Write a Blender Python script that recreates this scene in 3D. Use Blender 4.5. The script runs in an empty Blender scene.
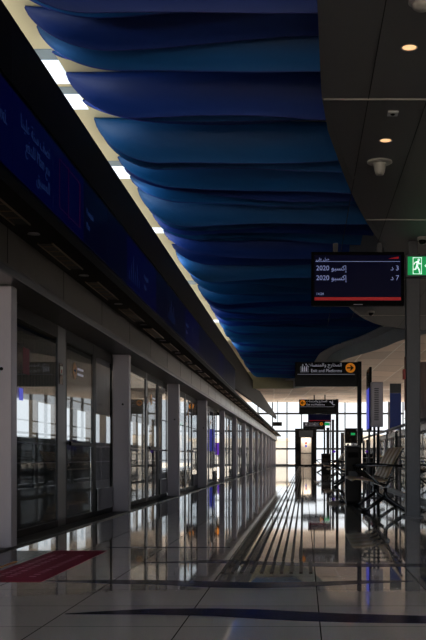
import bpy, bmesh, math, random
from mathutils import Vector, Matrix
random.seed(7)
S = bpy.context.scene
COL = S.collection
H = 0.73

# ------------------------------------------------------------------ materials
def lin(c):
    return tuple(((v/255)/12.92 if v/255 <= .04045 else ((v/255+.055)/1.055)**2.4) for v in c) + (1,)
MATS = {}
def mat(name, rgb, rough=.5, metal=0, var=.12, scale=6, emit=None, es=0, coat=0, bump=0, stretch=(1,1,1)):
    if name in MATS: return MATS[name]
    m = bpy.data.materials.new(name); m.use_nodes = True
    nt = m.node_tree; b = nt.nodes['Principled BSDF']
    b.inputs['Roughness'].default_value = rough; b.inputs['Metallic'].default_value = metal
    if coat: b.inputs['Coat Weight'].default_value = coat; b.inputs['Coat Roughness'].default_value = .05
    tc = nt.nodes.new('ShaderNodeTexCoord'); mp = nt.nodes.new('ShaderNodeMapping'); mp.inputs['Scale'].default_value = stretch
    n = nt.nodes.new('ShaderNodeTexNoise'); n.inputs['Scale'].default_value = scale; n.inputs['Detail'].default_value = 4
    nt.links.new(tc.outputs['Object'], mp.inputs[0]); nt.links.new(mp.outputs[0], n.inputs['Vector'])
    r = nt.nodes.new('ShaderNodeValToRGB'); c = lin(rgb)
    r.color_ramp.elements[0].position = .3; r.color_ramp.elements[1].position = .7
    r.color_ramp.elements[0].color = tuple(v*(1-var) for v in c[:3])+(1,)
    r.color_ramp.elements[1].color = tuple(min(1, v*(1+var)) for v in c[:3])+(1,)
    nt.links.new(n.outputs['Fac'], r.inputs[0]); nt.links.new(r.outputs[0], b.inputs['Base Color'])
    if bump:
        bp = nt.nodes.new('ShaderNodeBump'); bp.inputs['Strength'].default_value = bump; bp.inputs['Distance'].default_value = .01
        nt.links.new(n.outputs['Fac'], bp.inputs['Height']); nt.links.new(bp.outputs[0], b.inputs['Normal'])
    if emit:
        b.inputs['Emission Color'].default_value = lin(emit); b.inputs['Emission Strength'].default_value = es
    MATS[name] = m; return m

def glass_mat(name, tint, ior=1.5, rough=.01, boost=1.0):
    m = bpy.data.materials.new(name); m.use_nodes = True; nt = m.node_tree; nt.nodes.clear()
    o = nt.nodes.new('ShaderNodeOutputMaterial'); mx = nt.nodes.new('ShaderNodeMixShader')
    t = nt.nodes.new('ShaderNodeBsdfTransparent'); g = nt.nodes.new('ShaderNodeBsdfGlossy'); f = nt.nodes.new('ShaderNodeFresnel')
    mu = nt.nodes.new('ShaderNodeMath'); mu.operation = 'MULTIPLY'; mu.inputs[1].default_value = boost; mu.use_clamp = True
    t.inputs[0].default_value = lin(tint); g.inputs['Roughness'].default_value = rough; f.inputs[0].default_value = ior
    nt.links.new(f.outputs[0], mu.inputs[0]); nt.links.new(mu.outputs[0], mx.inputs[0])
    nt.links.new(t.outputs[0], mx.inputs[1]); nt.links.new(g.outputs[0], mx.inputs[2]); nt.links.new(mx.outputs[0], o.inputs[0])
    MATS[name] = m; return m

def floor_mat():
    m = bpy.data.materials.new('floor_tiles'); m.use_nodes = True; nt = m.node_tree; b = nt.nodes['Principled BSDF']
    N = nt.nodes.new; L = nt.links.new
    def math_(op, a, bb=None):
        n = N('ShaderNodeMath'); n.operation = op
        for i, v in enumerate((a, bb)):
            if v is None: continue
            if isinstance(v, (int, float)): n.inputs[i].default_value = v
            else: L(v, n.inputs[i])
        return n.outputs[0]
    tc = N('ShaderNodeTexCoord'); sp = N('ShaderNodeSeparateXYZ'); L(tc.outputs['Object'], sp.inputs[0])
    tx = math_('DIVIDE', math_('SUBTRACT', sp.outputs[0], .07), .6); ty = math_('DIVIDE', math_('SUBTRACT', sp.outputs[1], 4.32), .6)
    dx = math_('MULTIPLY', math_('PINGPONG', tx, .5), .6); dy = math_('MULTIPLY', math_('PINGPONG', ty, .5), .6)
    gx = math_('LESS_THAN', dx, .0028); gy = math_('LESS_THAN', dy, .0030)
    gr = math_('MAXIMUM', gx, gy)
    cb = N('ShaderNodeCombineXYZ'); L(math_('FLOOR', tx), cb.inputs[0]); L(math_('FLOOR', ty), cb.inputs[1])
    wn = N('ShaderNodeTexWhiteNoise'); L(cb.outputs[0], wn.inputs['Vector'])
    ns = N('ShaderNodeTexNoise'); ns.inputs['Scale'].default_value = 60; L(tc.outputs['Object'], ns.inputs['Vector'])
    r = N('ShaderNodeMixRGB'); r.inputs[1].default_value = lin((150,149,150)); r.inputs[2].default_value = lin((164,163,164))
    L(math_('ADD', math_('MULTIPLY', wn.outputs[0], .6), math_('MULTIPLY', ns.outputs['Fac'], .4)), r.inputs[0])
    m2 = N('ShaderNodeMixRGB'); m2.inputs[2].default_value = lin((25,24,24)); L(gr, m2.inputs[0]); L(r.outputs[0], m2.inputs[1])
    L(m2.outputs[0], b.inputs['Base Color'])
    n2 = N('ShaderNodeTexNoise'); n2.inputs['Scale'].default_value = 1.5; L(tc.outputs['Object'], n2.inputs['Vector'])
    L(math_('ADD', math_('MULTIPLY', gr, .4), math_('ADD', .02, math_('MULTIPLY', n2.outputs['Fac'], .02))), b.inputs['Roughness'])
    L(math_('MULTIPLY', math_('SUBTRACT', 1, gr), .5), b.inputs['Specular IOR Level'])
    b.inputs['IOR'].default_value = 1.7
    MATS['floor'] = m; return m

def grid_mat(name, rgb, line, px, py, rough=.6, lw=.02, slant=0, cross=None, var=.85):
    m = bpy.data.materials.new(name); m.use_nodes = True; nt = m.node_tree; b = nt.nodes['Principled BSDF']
    N = nt.nodes.new; L = nt.links.new
    def math_(op, a, bb=None):
        n = N('ShaderNodeMath'); n.operation = op
        for i, v in enumerate((a, bb)):
            if v is None: continue
            if isinstance(v, (int, float)): n.inputs[i].default_value = v
            else: L(v, n.inputs[i])
        return n.outputs[0]
    tc = N('ShaderNodeTexCoord'); sp = N('ShaderNodeSeparateXYZ'); L(tc.outputs['Object'], sp.inputs[0])
    xs = math_('ADD', sp.outputs[0], math_('MULTIPLY', sp.outputs[1], slant))
    tx = math_('DIVIDE', xs, px); ty = math_('DIVIDE', sp.outputs[1], py)
    dx = math_('MULTIPLY', math_('PINGPONG', tx, .5), px); dy = math_('MULTIPLY', math_('PINGPONG', ty, .5), py)
    g = math_('MAXIMUM', math_('LESS_THAN', dx, lw), math_('LESS_THAN', dy, lw))
    cb = N('ShaderNodeCombineXYZ'); L(math_('FLOOR', tx), cb.inputs[0]); L(math_('FLOOR', ty), cb.inputs[1])
    wn = N('ShaderNodeTexWhiteNoise'); L(cb.outputs[0], wn.inputs['Vector'])
    r = N('ShaderNodeMixRGB'); c = lin(rgb); r.inputs[1].default_value = tuple(v*var for v in c[:3])+(1,); r.inputs[2].default_value = c
    L(wn.outputs[0], r.inputs[0])
    m2 = N('ShaderNodeMixRGB'); m2.inputs[2].default_value = lin(line); L(g, m2.inputs[0]); L(r.outputs[0], m2.inputs[1])
    out = m2.outputs[0]
    if cross:
        m3 = N('ShaderNodeMixRGB'); m3.inputs[2].default_value = lin(cross); L(math_('LESS_THAN', dy, lw*1.6), m3.inputs[0]); L(out, m3.inputs[1]); out = m3.outputs[0]
    L(out, b.inputs['Base Color']); b.inputs['Roughness'].default_value = rough
    MATS[name] = m; return m

M_floor = floor_mat()
M_grey = grid_mat('grey_ceiling_panels', (104,104,107), (52,52,53), 60, 60, .55, .006)
M_far = grid_mat('beige_ceiling_panels', (236,214,196), (252,248,240), .75, 1.8, .5, .012, slant=.03, cross=(104,92,84), var=.68)
M_cream = mat('cream_plaster', (222,212,178), .7, scale=2, var=.04)
M_clad = grid_mat('beige_cladding', (150,138,120), (60,56,50), 30, .3, .6, .02)
M_olive = mat('rim_panel', (150,150,128), .6, var=.06)
M_rim = mat('grey_rim_panel', (196,200,204), .55, var=.05)
M_fin = mat('blue_fin', (0,90,160), .5, var=.25, scale=1.5, stretch=(.3,1,1))
M_fin2 = mat('navy_fin', (4,52,138), .5, var=.25, scale=1.5, stretch=(.3,1,1))
M_violet = mat('violet_edge_highlight', (46,58,140), .5)  # violet highlight along the fin edges, put into the colour
M_steel = mat('brushed_steel', (158,154,164), .42, .55, .05, 40, stretch=(8,8,.3))
M_steel_d = mat('dark_steel', (68,70,75), .4, .6, .06, 30)
M_lint = mat('lintel_panel', (92,86,80), .32, .6, .06, 8)
M_black = mat('black_frame', (14,14,15), .35, .2)
M_fascia = mat('black_fascia', (25,24,23), .55)
M_blackg = mat('gloss_black', (9,9,11), .16, 0)
M_dark = mat('dark_interior', (22,22,24), .7)
M_white = mat('white_paint', (228,228,226), .5, var=.03)
M_offw = mat('white_plastic', (176,174,170), .45, var=.03)
M_red = mat('magenta_vinyl', (122,6,46), .5, var=.06)
M_redp = mat('red_plastic', (170,30,20), .4)
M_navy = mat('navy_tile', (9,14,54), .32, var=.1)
M_yel = mat('sign_amber', (240,150,20), .4, emit=(240,140,10), es=.28)
M_yelp = mat('amber_vinyl_and_reflection', (230,150,20), .4)
M_txt = mat('sign_lettering', (215,215,225), .4, emit=(200,200,220), es=.22)
M_scr = mat('screen_glass', (4,6,14), .3, emit=(4,8,70), es=.09)
M_scrt = mat('screen_lettering', (150,160,200), .4, emit=(150,165,225), es=.42)
M_scrr = mat('screen_red_bar', (120,5,10), .3, emit=(190,10,20), es=.3)
M_led = mat('led_blue', (3,3,20), .3, emit=(4,1,110), es=.07, var=.3, scale=3)
M_led2 = mat('led_navy', (3,3,14), .3, emit=(4,4,80), es=.045, var=.3, scale=3)
M_ledt = mat('led_lettering', (10,20,50), .3, emit=(60,90,170), es=.10)
M_ledp = mat('led_purple', (10,3,20), .3, emit=(120,10,120), es=.045)
M_green = mat('exit_green', (0,130,70), .4, emit=(0,150,80), es=.75)
M_exitw = mat('exit_white', (230,240,235), .4, emit=(225,250,240), es=.9)
M_tac = mat('tactile_bronze', (40,32,26), .5, .1, .1)
M_tacp = mat('tactile_plate', (120,120,122), .3, .2)
M_seat = mat('seat_perforated_metal', (222,196,168), .3, .3, .25, 60)
M_chrome = mat('polished_tube', (90,94,100), .2, .9)
M_bin = mat('bin_body', (18,10,9), .4)
M_lamp = mat('lit_lamp', (255,220,180), .5, emit=(255,196,140), es=1.3)
M_sky = mat('skylight_glow', (240,246,255), .5, emit=(214,234,255), es=.95)
M_skyg = mat('skylight_frosted', (128,150,168), .5)
M_blue = mat('poster_blue', (16,44,110), .4, emit=(20,50,130), es=.10)
M_disp = mat('display_blue', (30,40,160), .3, emit=(60,70,220), es=.55)
M_purp = mat('billboard_purple', (90,40,170), .4, emit=(90,30,190), es=.4)
M_ground = mat('pale_ground', (224,210,192), .9)
M_bld = mat('pale_building', (200,196,190), .9)
M_asph = mat('track_bed', (70,68,66), .9)
M_gate_in = mat('gate_interior', (236,226,212), .6)
M_scr.node_tree.nodes['Principled BSDF'].inputs['IOR'].default_value = 1.2
M_scr.node_tree.nodes['Principled BSDF'].inputs['Roughness'].default_value = .3
M_navy.node_tree.nodes['Principled BSDF'].inputs['Roughness'].default_value = .15
M_navy.node_tree.nodes['Principled BSDF'].inputs['IOR'].default_value = 1.05
for mm in (M_blackg, M_black, M_bin): mm.node_tree.nodes['Principled BSDF'].inputs['IOR'].default_value = 1.27
for mm in (M_black, M_led, M_led2, M_ledt, M_ledp, M_fascia): mm.node_tree.nodes['Principled BSDF'].inputs['IOR'].default_value = 1.08
M_red.node_tree.nodes['Principled BSDF'].inputs['IOR'].default_value = 1.2
G_clear = glass_mat('clear_glass', (252,253,254), 1.45)
G_door = glass_mat('door_glass', (226,229,231), 1.45, .01, .38)
G_bal = glass_mat('balustrade_glass', (215,222,226), 1.45)

# ------------------------------------------------------------------ mesh helpers
def B(): return bmesh.new()
def box(bm, x0, x1, y0, y1, z0, z1, mi=0):
    vs = [bm.verts.new(p) for p in ((x0,y0,z0),(x1,y0,z0),(x1,y1,z0),(x0,y1,z0),(x0,y0,z1),(x1,y0,z1),(x1,y1,z1),(x0,y1,z1))]
    for f in ((0,3,2,1),(4,5,6,7),(0,1,5,4),(1,2,6,5),(2,3,7,6),(3,0,4,7)):
        bm.faces.new([vs[i] for i in f]).material_index = mi
    return bm
def tube(bm, pts, r, n=8):
    pts = [Vector(p) for p in pts]; rings = []
    for i, p in enumerate(pts):
        d = (pts[min(i+1, len(pts)-1)] - pts[max(i-1, 0)]).normalized()
        a = Vector((0,0,1)) if abs(d.z) < .9 else Vector((1,0,0))
        u = d.cross(a).normalized(); v = d.cross(u).normalized()
        rr = r[i] if isinstance(r, (list, tuple)) else r
        rings.append([bm.verts.new(p + (u*math.cos(2*math.pi*k/n) + v*math.sin(2*math.pi*k/n))*rr) for k in range(n)])
    for a, b in zip(rings, rings[1:]):
        for k in range(n): bm.faces.new((a[k], a[(k+1)%n], b[(k+1)%n], b[k])).smooth = True
    bm.faces.new(rings[0][::-1]); bm.faces.new(rings[-1])
    return bm
def lathe(bm, prof, n=28, c=(0,0,0)):
    rings = [[bm.verts.new((c[0]+r*math.cos(2*math.pi*k/n), c[1]+r*math.sin(2*math.pi*k/n), c[2]+z)) for k in range(n)] for r, z in prof]
    for a, b in zip(rings, rings[1:]):
        for k in range(n): bm.faces.new((a[k], a[(k+1)%n], b[(k+1)%n], b[k])).smooth = True
    bm.faces.new(rings[0][::-1]); bm.faces.new(rings[-1]); return bm
def prism_y(bm, poly, y0, y1):      # poly in (x, z), extruded in y
    a = [bm.verts.new((x, y0, z)) for x, z in poly]; b = [bm.verts.new((x, y1, z)) for x, z in poly]; n = len(poly)
    bm.faces.new(a); bm.faces.new(b[::-1])
    for i in range(n): bm.faces.new((a[i], b[i], b[(i+1)%n], a[(i+1)%n]))
    return bm
def prism_x(bm, poly, x0, x1):      # poly in (y, z)
    a = [bm.verts.new((x0, y, z)) for y, z in poly]; b = [bm.verts.new((x1, y, z)) for y, z in poly]; n = len(poly)
    bm.faces.new(a); bm.faces.new(b[::-1])
    for i in range(n): bm.faces.new((a[i], b[i], b[(i+1)%n], a[(i+1)%n]))
    return bm
def prism_z(bm, poly, z0, z1):
    a = [bm.verts.new((x, y, z0)) for x, y in poly]; b = [bm.verts.new((x, y, z1)) for x, y in poly]; n = len(poly)
    bm.faces.new(a); bm.faces.new(b[::-1])
    for i in range(n): bm.faces.new((a[i], b[i], b[(i+1)%n], a[(i+1)%n]))
    return bm
def disc_y(bm, cx, y, cz, r, t=.004, n=24):
    return prism_y(bm, [(cx+r*math.cos(2*math.pi*k/n), cz+r*math.sin(2*math.pi*k/n)) for k in range(n)], y-t, y)

def obj(name, bm, m, parent=None, bevel=0):
    bmesh.ops.recalc_face_normals(bm, faces=bm.faces)
    me = bpy.data.meshes.new(name); bm.to_mesh(me); bm.free()
    for mm in (m if isinstance(m, (list, tuple)) else [m]): me.materials.append(mm)
    o = bpy.data.objects.new(name, me); COL.objects.link(o)
    if parent:
        o.parent = parent
        loc = parent.location if parent.parent is None else parent.location + parent.parent.location
        # meshes are written in world coordinates: shift them into the parent's frame
        me.transform(Matrix.Translation(-loc)) if parent.get('rebase', 1) else None
    if bevel:
        md = o.modifiers.new('bevel', 'BEVEL'); md.width = bevel; md.segments = 2; md.limit_method = 'ANGLE'
    return o
def tag(o, label, cat, group=None, kind=None):
    o['label'] = label; o['category'] = cat
    if group: o['group'] = group
    if kind: o['kind'] = kind
    return o
def empty(name, loc, label, cat, group=None):
    e = bpy.data.objects.new(name, None); COL.objects.link(e); e.location = loc; e.empty_display_size = .1
    return tag(e, label, cat, group)
def struct(name, bm, m, bevel=0, label=None):
    o = obj(name, bm, m, None, bevel); o['kind'] = 'structure'
    if label: o['label'] = label
    return o
def copy_tree(o, parent=None):
    c = o.copy(); COL.objects.link(c); c.parent = parent
    for ch in o.children: copy_tree(ch, c)
    return c

FONT = None
def text(name, body, size, m, parent, origin, right, up, align='LEFT', thick=.001, xs=1.0):
    """lettering as a flat mesh; origin, right and up in world space"""
    cu = bpy.data.curves.new(name, 'FONT'); cu.body = body; cu.size = size; cu.align_x = align; cu.extrude = thick
    cu.resolution_u = 3
    t = bpy.data.objects.new(name, cu); COL.objects.link(t)
    dg = bpy.context.evaluated_depsgraph_get(); me = bpy.data.meshes.new_from_object(t.evaluated_get(dg))
    bpy.data.objects.remove(t)
    r = Vector(right).normalized(); u = Vector(up).normalized(); n = r.cross(u)
    mt = Matrix(((r.x*xs,u.x,n.x,origin[0]),(r.y*xs,u.y,n.y,origin[1]),(r.z*xs,u.z,n.z,origin[2]),(0,0,0,1)))
    me.transform(mt); me.materials.clear(); me.materials.append(m)
    for p in me.polygons: p.material_index = 0
    me.name = name
    o = bpy.data.objects.new(name, me); COL.objects.link(o)
    if parent:
        o.parent = parent
        loc = parent.location if parent.parent is None else parent.location + parent.parent.location
        me.transform(Matrix.Translation(-loc))
    return o
# Arabic in presentation forms, written left to right as it is seen
def shape(s):
    """shape Arabic letters into presentation forms, then put them in visual order"""
    F = {'ا':(0xFE8D,0xFE8E),'إ':(0xFE87,0xFE88),'د':(0xFEA9,0xFEAA),'ر':(0xFEAD,0xFEAE),'و':(0xFEED,0xFEEE),'ة':(0xFE93,0xFE94),
         'ل':(0xFEDD,0xFEDE,0xFEDF,0xFEE0),'م':(0xFEE1,0xFEE2,0xFEE3,0xFEE4),'خ':(0xFEA5,0xFEA6,0xFEA7,0xFEA8),'ج':(0xFE9D,0xFE9E,0xFE9F,0xFEA0),
         'ن':(0xFEE5,0xFEE6,0xFEE7,0xFEE8),'ص':(0xFEB9,0xFEBA,0xFEBB,0xFEBC),'ت':(0xFE95,0xFE96,0xFE97,0xFE98),'ك':(0xFED9,0xFEDA,0xFEDB,0xFEDC),
         'س':(0xFEB1,0xFEB2,0xFEB3,0xFEB4),'ب':(0xFE8F,0xFE90,0xFE91,0xFE92),'ع':(0xFEC9,0xFECA,0xFECB,0xFECC),'ق':(0xFED5,0xFED6,0xFED7,0xFED8),
         'ف':(0xFED1,0xFED2,0xFED3,0xFED4),'ي':(0xFEF1,0xFEF2,0xFEF3,0xFEF4),'ه':(0xFEE9,0xFEEA,0xFEEB,0xFEEC)}
    out = []
    for i, c in enumerate(s):
        if c not in F: out.append(c); continue
        f = F[c]; p = s[i-1] if i else ' '; q = s[i+1] if i+1 < len(s) else ' '
        pj = p in F and len(F[p]) == 4; qj = q in F and len(f) == 4
        out.append(chr(f[(1 if pj else 0)] if not qj else f[3 if pj else 2]))
    return ''.join(out[::-1])

# ------------------------------------------------------------------ setting
Y0, Y1 = -6.0, 90.0
XL, XR = -7.0, 9.0
struct('floor', box(B(), -2.9, XR, Y0, Y1, -.25, 0), M_floor, label='glossy pale stone tile floor of the platform')
o = struct('floor_track', box(B(), XL-3, -2.9, Y0, Y1, -1.3, -1.2), M_asph)
struct('floor_edge', box(B(), -2.98, -2.9, Y0, Y1, -1.2, 0), M_dark)
# opposite side beyond the tracks
bm = B(); box(bm, -9.9, -6.6, Y0, Y1, -1.2, 0); struct('floor_opposite', bm, M_floor)
bm = B()
WS = 50
box(bm, -7.3, -7.15, Y0, WS, 2.25, 5.2)
box(bm, -7.3, -7.15, Y0, 22, 1.0, 2.25)
for k in range(13): box(bm, -7.32, -7.1, 22+k*2.3, 22.12+k*2.3, 1.0, 2.25)
box(bm, -7.3, -7.15, WS, Y1, 4.4, 5.7)
struct('wall_left', bm, M_clad)
bm = B(); box(bm, -7.3, -7.12, Y0, WS, 0, 1.25); struct('baseboard_left', bm, M_dark)
bm = B()
for k in range(7): box(bm, -7.25, -7.18, WS+.5+6*k, WS+.62+6*k, 0, 4.4)
for z in (.02, 1.05, 2.6, 4.35): box(bm, -7.24, -7.2, WS, Y1, z, z+.05)
struct('window_2', bm, M_steel_d)
# right and back walls
bm = B(); box(bm, XR, XR+.2, Y0, 25, 0, 4.2); struct('wall_right', bm, M_fascia)
bm = B()
for k in range(22): box(bm, XR, XR+.15, 25+3*k, 25.15+3*k, 0, 5.8 if k > 3 else 3.4)
for z in (0, 1.0, 2.6, 4.2): box(bm, XR+.02, XR+.1, 25, Y1, z, z+.07)
struct('window_3', bm, M_steel_d)
bm = B(); box(bm, -10, XR+.2, Y0-.2, Y0, 3.4, 5.6); box(bm, -10, -7, Y0-.2, Y0, -1.3, 3.4)
struct('wall_back', bm, M_fascia)
bm = B()
for k in range(9): box(bm, -7+2*k, -6.9+2*k, Y0-.12, Y0, 0, 3.4)
for z in (0, 1.1, 3.3): box(bm, -7, XR, Y0-.1, Y0-.02, z, z+.08)
struct('window_4_added', bm, M_steel_d)  # unseen back glazing, added to bring daylight onto the pillar fronts

# ceilings: grey leaf-edged soffit near, cream slab above the fins, beige vault beyond
ZG, ZC, ZE = 3.35, 3.95, 5.7
EDGE1 = [(-8,.02),(2,.02),(4.5,.04),(5.7,.075),(7.2,.125),(8.0,.19),(8.5,.26),(9.4,.39),(10.2,.52),(11.1,.69),(11.8,.84),(12.3,.97),(12.7,1.03),(13.0,1.0),
         (13.4,.86),(14.2,.66),(15.2,.58),(16.4,.64),(17.3,.76),(18.1,.92),(18.9,1.14),(19.6,1.4),(20.1,1.68),(20.4,2.0),(20.6,2.3),(20.7,2.6)]
EDGE2 = [(20.8,2.6),(21.4,2.35),(22.3,2.07),(23.4,1.87),(24.4,1.65),(25.3,1.36),(26.3,1.08),(27.3,.9),(28.3,.76),(30.5,.66),(33,.56),(35.5,.3),(37.0,.0),(37.7,-.4)]
def interp(E, y):
    for (a, xa), (b, xb) in zip(E, E[1:]):
        if a <= y <= b: t = (y-a)/(b-a); t2 = t; return xa + (xb-xa)*t2
    return E[0][1] if y < E[0][0] else E[-1][1]
def far_z(x, y):
    z = ZG + max(0, y-37.7)/(Y1-37.7)*(ZE-ZG)
    return z + (.05*math.sin(x*.9+y*.22) if y > 23 else .05*math.sin(x*.9+y*.22)*max(0, y-21)/2) * min(1, max(0, (x+2.5)/2)) 
def soffit(E, zf):
    bm = B(); rows = []
    for y, x in E:
        xs = [x + (XR-x)*t for t in (0,.06,.12,.2,.3,.45,.6,.8,1)]
        rows.append([bm.verts.new((xx, y, zf(xx, y))) for xx in xs])
    for a, b in zip(rows, rows[1:]):
        for i in range(len(a)-1): bm.faces.new((a[i], b[i], b[i+1], a[i+1]))
    return bm
def fine(E, step):
    out = []; y = E[0][0]
    while y < E[-1][0]: out.append((y, interp(E, y))); y += step
    out.append(E[-1]); return out
struct('ceiling', soffit(fine(EDGE1, .25), lambda x, y: ZG), M_grey)
def rim(E, h0, h1):
    bm = B(); prev = None
    for y, x in fine(E, .25):
        v = (bm.verts.new((x, y, h0)), bm.verts.new((x, y, h1)), bm.verts.new((x+.05, y, h1)), bm.verts.new((x+.05, y, h0)))
        if prev:
            for i in range(3): bm.faces.new((prev[i], v[i], v[i+1], prev[i+1]))
        prev = v
    return bm
struct('trim_1', rim(EDGE1, ZG-.004, ZC), M_grey)
struct('trim_2', rim(EDGE2, ZG-.02, ZC), M_rim)
bm = B(); prev = None
E2 = fine(EDGE2, .4)
for q, (y, x) in enumerate(E2):
    ya, xa = E2[max(q-1, 0)]; yb, xb = E2[min(q+1, len(E2)-1)]
    t = Vector((xb-xa, yb-ya, 0)).normalized(); nn = Vector((t.y, -t.x, 0)) * .34
    p = Vector((x, y, 3.63)); v = (bm.verts.new(p + Vector((.1,.1,0))), bm.verts.new(p - (nn if nn.x > 0 else -nn)), bm.verts.new(p - (nn if nn.x > 0 else -nn) + Vector((0,0,.03))))
    if prev:
        for i in range(2): bm.faces.new((prev[i], v[i], v[i+1], prev[i+1]))
    prev = v
struct('trim_17', bm, M_rim)
struct('trim_3', box(B(), -2.4, -.38, 37.7, 37.8, ZG-.02, ZC), M_olive)
bm = B(); prev = None
E3 = fine(EDGE2, .5)
bm = soffit(E3, far_z); 
rows = []
for k in range(45):
    y = 37.7 + (Y1-37.7)*k/44
    rows.append([bm.verts.new((x, y, far_z(x, y))) for x in [-10+19*t/24 for t in range(25)]])
for a, b in zip(rows, rows[1:]):
    for i in range(24): bm.faces.new((a[i], b[i], b[i+1], a[i+1]))
struct('ceiling_vault', bm, M_far)
# cream slab with openings for the skylights (a strip beside the fascia)
SKY = [(7.88,8.1,1),(8.1,8.62,0),(8.68,8.86,1),(8.86,9.25,0),(10.85,11.05,1),(11.05,11.55,0),(14.0,14.35,0),(18.2,18.6,1),(23.4,23.8,0)]
bm = B()
box(bm, -1.99, 3.2, Y0, 37.7, ZC, ZC+.1)
ys = Y0
for a, b, g in SKY: 
    if a > ys: box(bm, -2.35, -1.99, ys, a, ZC, ZC+.1)
    ys = b
box(bm, -2.35, -1.99, ys, 37.7, ZC, ZC+.1)
struct('ceiling_upper', bm, M_cream)
n = 0
for a, b, g in SKY:
    o = obj('skylight_panel', box(B(), -2.35, -1.99, a+.006, b-.006, ZC-.002, ZC+.05), M_skyg if g else M_sky)
    n += 1
    tag(o, [
      'grey frosted pane at the near end of the nearest ceiling light slot', 'largest bright white pane in the ceiling slot, nearest the camera',
      'grey frosted pane between the two nearest bright slot panes', 'second bright white pane in the ceiling slot from the camera',
      'small grey pane before the third bright pane of the ceiling slot', 'third bright pane in the cream ceiling slot from the camera',
      'fourth bright pane, a small one midway along the cream ceiling slot', 'small grey pane in the narrow far part of the cream ceiling slot',
      'farthest tiny bright pane in the cream ceiling slot'][n-1], 'skylight', 'panes in the cream ceiling slot')
# roof over the tracks
bm = B(); box(bm, -10, -2.4, Y0, 37.8, 4.0, 4.5)
struct('ceiling_track', bm, M_fascia)
# shallow tile inlays in the floor
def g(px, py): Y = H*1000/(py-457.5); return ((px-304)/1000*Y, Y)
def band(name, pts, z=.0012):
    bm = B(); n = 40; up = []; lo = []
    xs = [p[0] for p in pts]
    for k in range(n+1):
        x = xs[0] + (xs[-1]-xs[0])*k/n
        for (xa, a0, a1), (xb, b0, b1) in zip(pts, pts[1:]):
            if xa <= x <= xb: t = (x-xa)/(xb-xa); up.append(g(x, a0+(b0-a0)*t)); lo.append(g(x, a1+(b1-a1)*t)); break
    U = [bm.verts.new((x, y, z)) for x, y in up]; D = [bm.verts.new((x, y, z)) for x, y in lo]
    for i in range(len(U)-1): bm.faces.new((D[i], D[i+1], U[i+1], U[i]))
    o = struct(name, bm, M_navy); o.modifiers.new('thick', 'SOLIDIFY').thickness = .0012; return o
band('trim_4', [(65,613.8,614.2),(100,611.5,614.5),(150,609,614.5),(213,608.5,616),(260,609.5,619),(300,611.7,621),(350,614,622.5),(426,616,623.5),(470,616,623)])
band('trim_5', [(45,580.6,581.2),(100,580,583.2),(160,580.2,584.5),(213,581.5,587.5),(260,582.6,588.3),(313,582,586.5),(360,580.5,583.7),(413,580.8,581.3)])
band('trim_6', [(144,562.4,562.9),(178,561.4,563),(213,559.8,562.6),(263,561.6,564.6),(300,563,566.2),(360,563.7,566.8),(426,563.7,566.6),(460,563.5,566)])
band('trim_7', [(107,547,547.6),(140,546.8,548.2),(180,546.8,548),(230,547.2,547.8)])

# end wall glazing
bm = B()
for k in range(-8, 9):
    x = -1.53 + 1.305*k
    if XL-2.9 < x < XR: box(bm, x-.05, x+.05, Y1-.12, Y1+.05, -.1, ZE+.3)
for z in (-.02, 1.43, 3.02, 4.6): box(bm, -10, XR, Y1-.1, Y1+.03, z, z+.16)
struct('window_1', bm, M_steel_d)
struct('window_glass', box(B(), -10, XR, Y1, Y1+.02, 0, ZE+.2), G_clear)['kind'] = 'structure'

# outside
o = obj('ground', box(B(), -260, 260, -160, 420, -1.6, -1.5), M_ground); o['kind'] = 'structure'
def building(x0, x1, y0, y1, h, label):
    e = empty('distant_building', ((x0+x1)/2, (y0+y1)/2, -1.5), label, 'building', 'pale buildings beyond the end window')
    obj('wall', box(B(), x0, x1, y0, y1, -1.5, h), M_bld, e)
    obj('roof', box(B(), x0-.4, x1+.4, y0-.4, y1+.4, h, h+.4), M_ground, e)
    for k in range(int((x1-x0)/3)): obj('window', box(B(), x0+1+k*3, x0+2.4+k*3, y0-.06, y0, h-2.4, h-1), M_steel_d, e)
building(-17, -2.5, 150, 160, 3.2, 'low pale building outside the end window, left of the end door')
building(7, 26, 170, 180, 4.2, 'low pale building outside the end window, right of the end door')

# ------------------------------------------------------------------ left side: screen doors
bm = B(); box(bm, -2.62, -2.24, 5.2, 84.6, 2.11, 2.2); box(bm, -2.62, -2.285, 5.2, 84.6, 2.2, 2.52)
lint = struct('trim_8', bm, M_lint, .006)
obj('rail', box(B(), -2.24, -2.215, 5.2, 84.6, 2.105, 2.165), M_steel_d, lint, .004)
for k in range(44):
    y = 5.9 + k*1.8
    obj('panel_joint', box(B(), -2.286, -2.283, y, y+.012, 2.2, 2.5), M_black, lint)
soff = struct('trim_9', box(B(), -2.36, -1.925, 3.4, 84.6, 2.5, 2.575), M_fascia)
for k in range(43):
    y = 7.0 - .55 + k*1.8
    bm = B(); box(bm, -2.19, -2.08, y, y+1.12, 2.494, 2.4985)
    s = obj('air_slot', bm, M_black, soff)
    bm = B(); box(bm, -2.2, -2.19, y-.01, y+1.13, 2.488, 2.4995); box(bm, -2.08, -2.07, y-.01, y+1.13, 2.488, 2.4995)
    for j in range(5): box(bm, -2.19, -2.08, y+.2*j+.1, y+.2*j+.106, 2.489, 2.494)
    obj('slot_frame', bm, mat('slot_frame_bronze', (120,96,70), .35, .5), soff)
ords = ['first','second','third','fourth','fifth','sixth','seventh','eighth','ninth','tenth','eleventh','twelfth','thirteenth','fourteenth','fifteenth']
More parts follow.
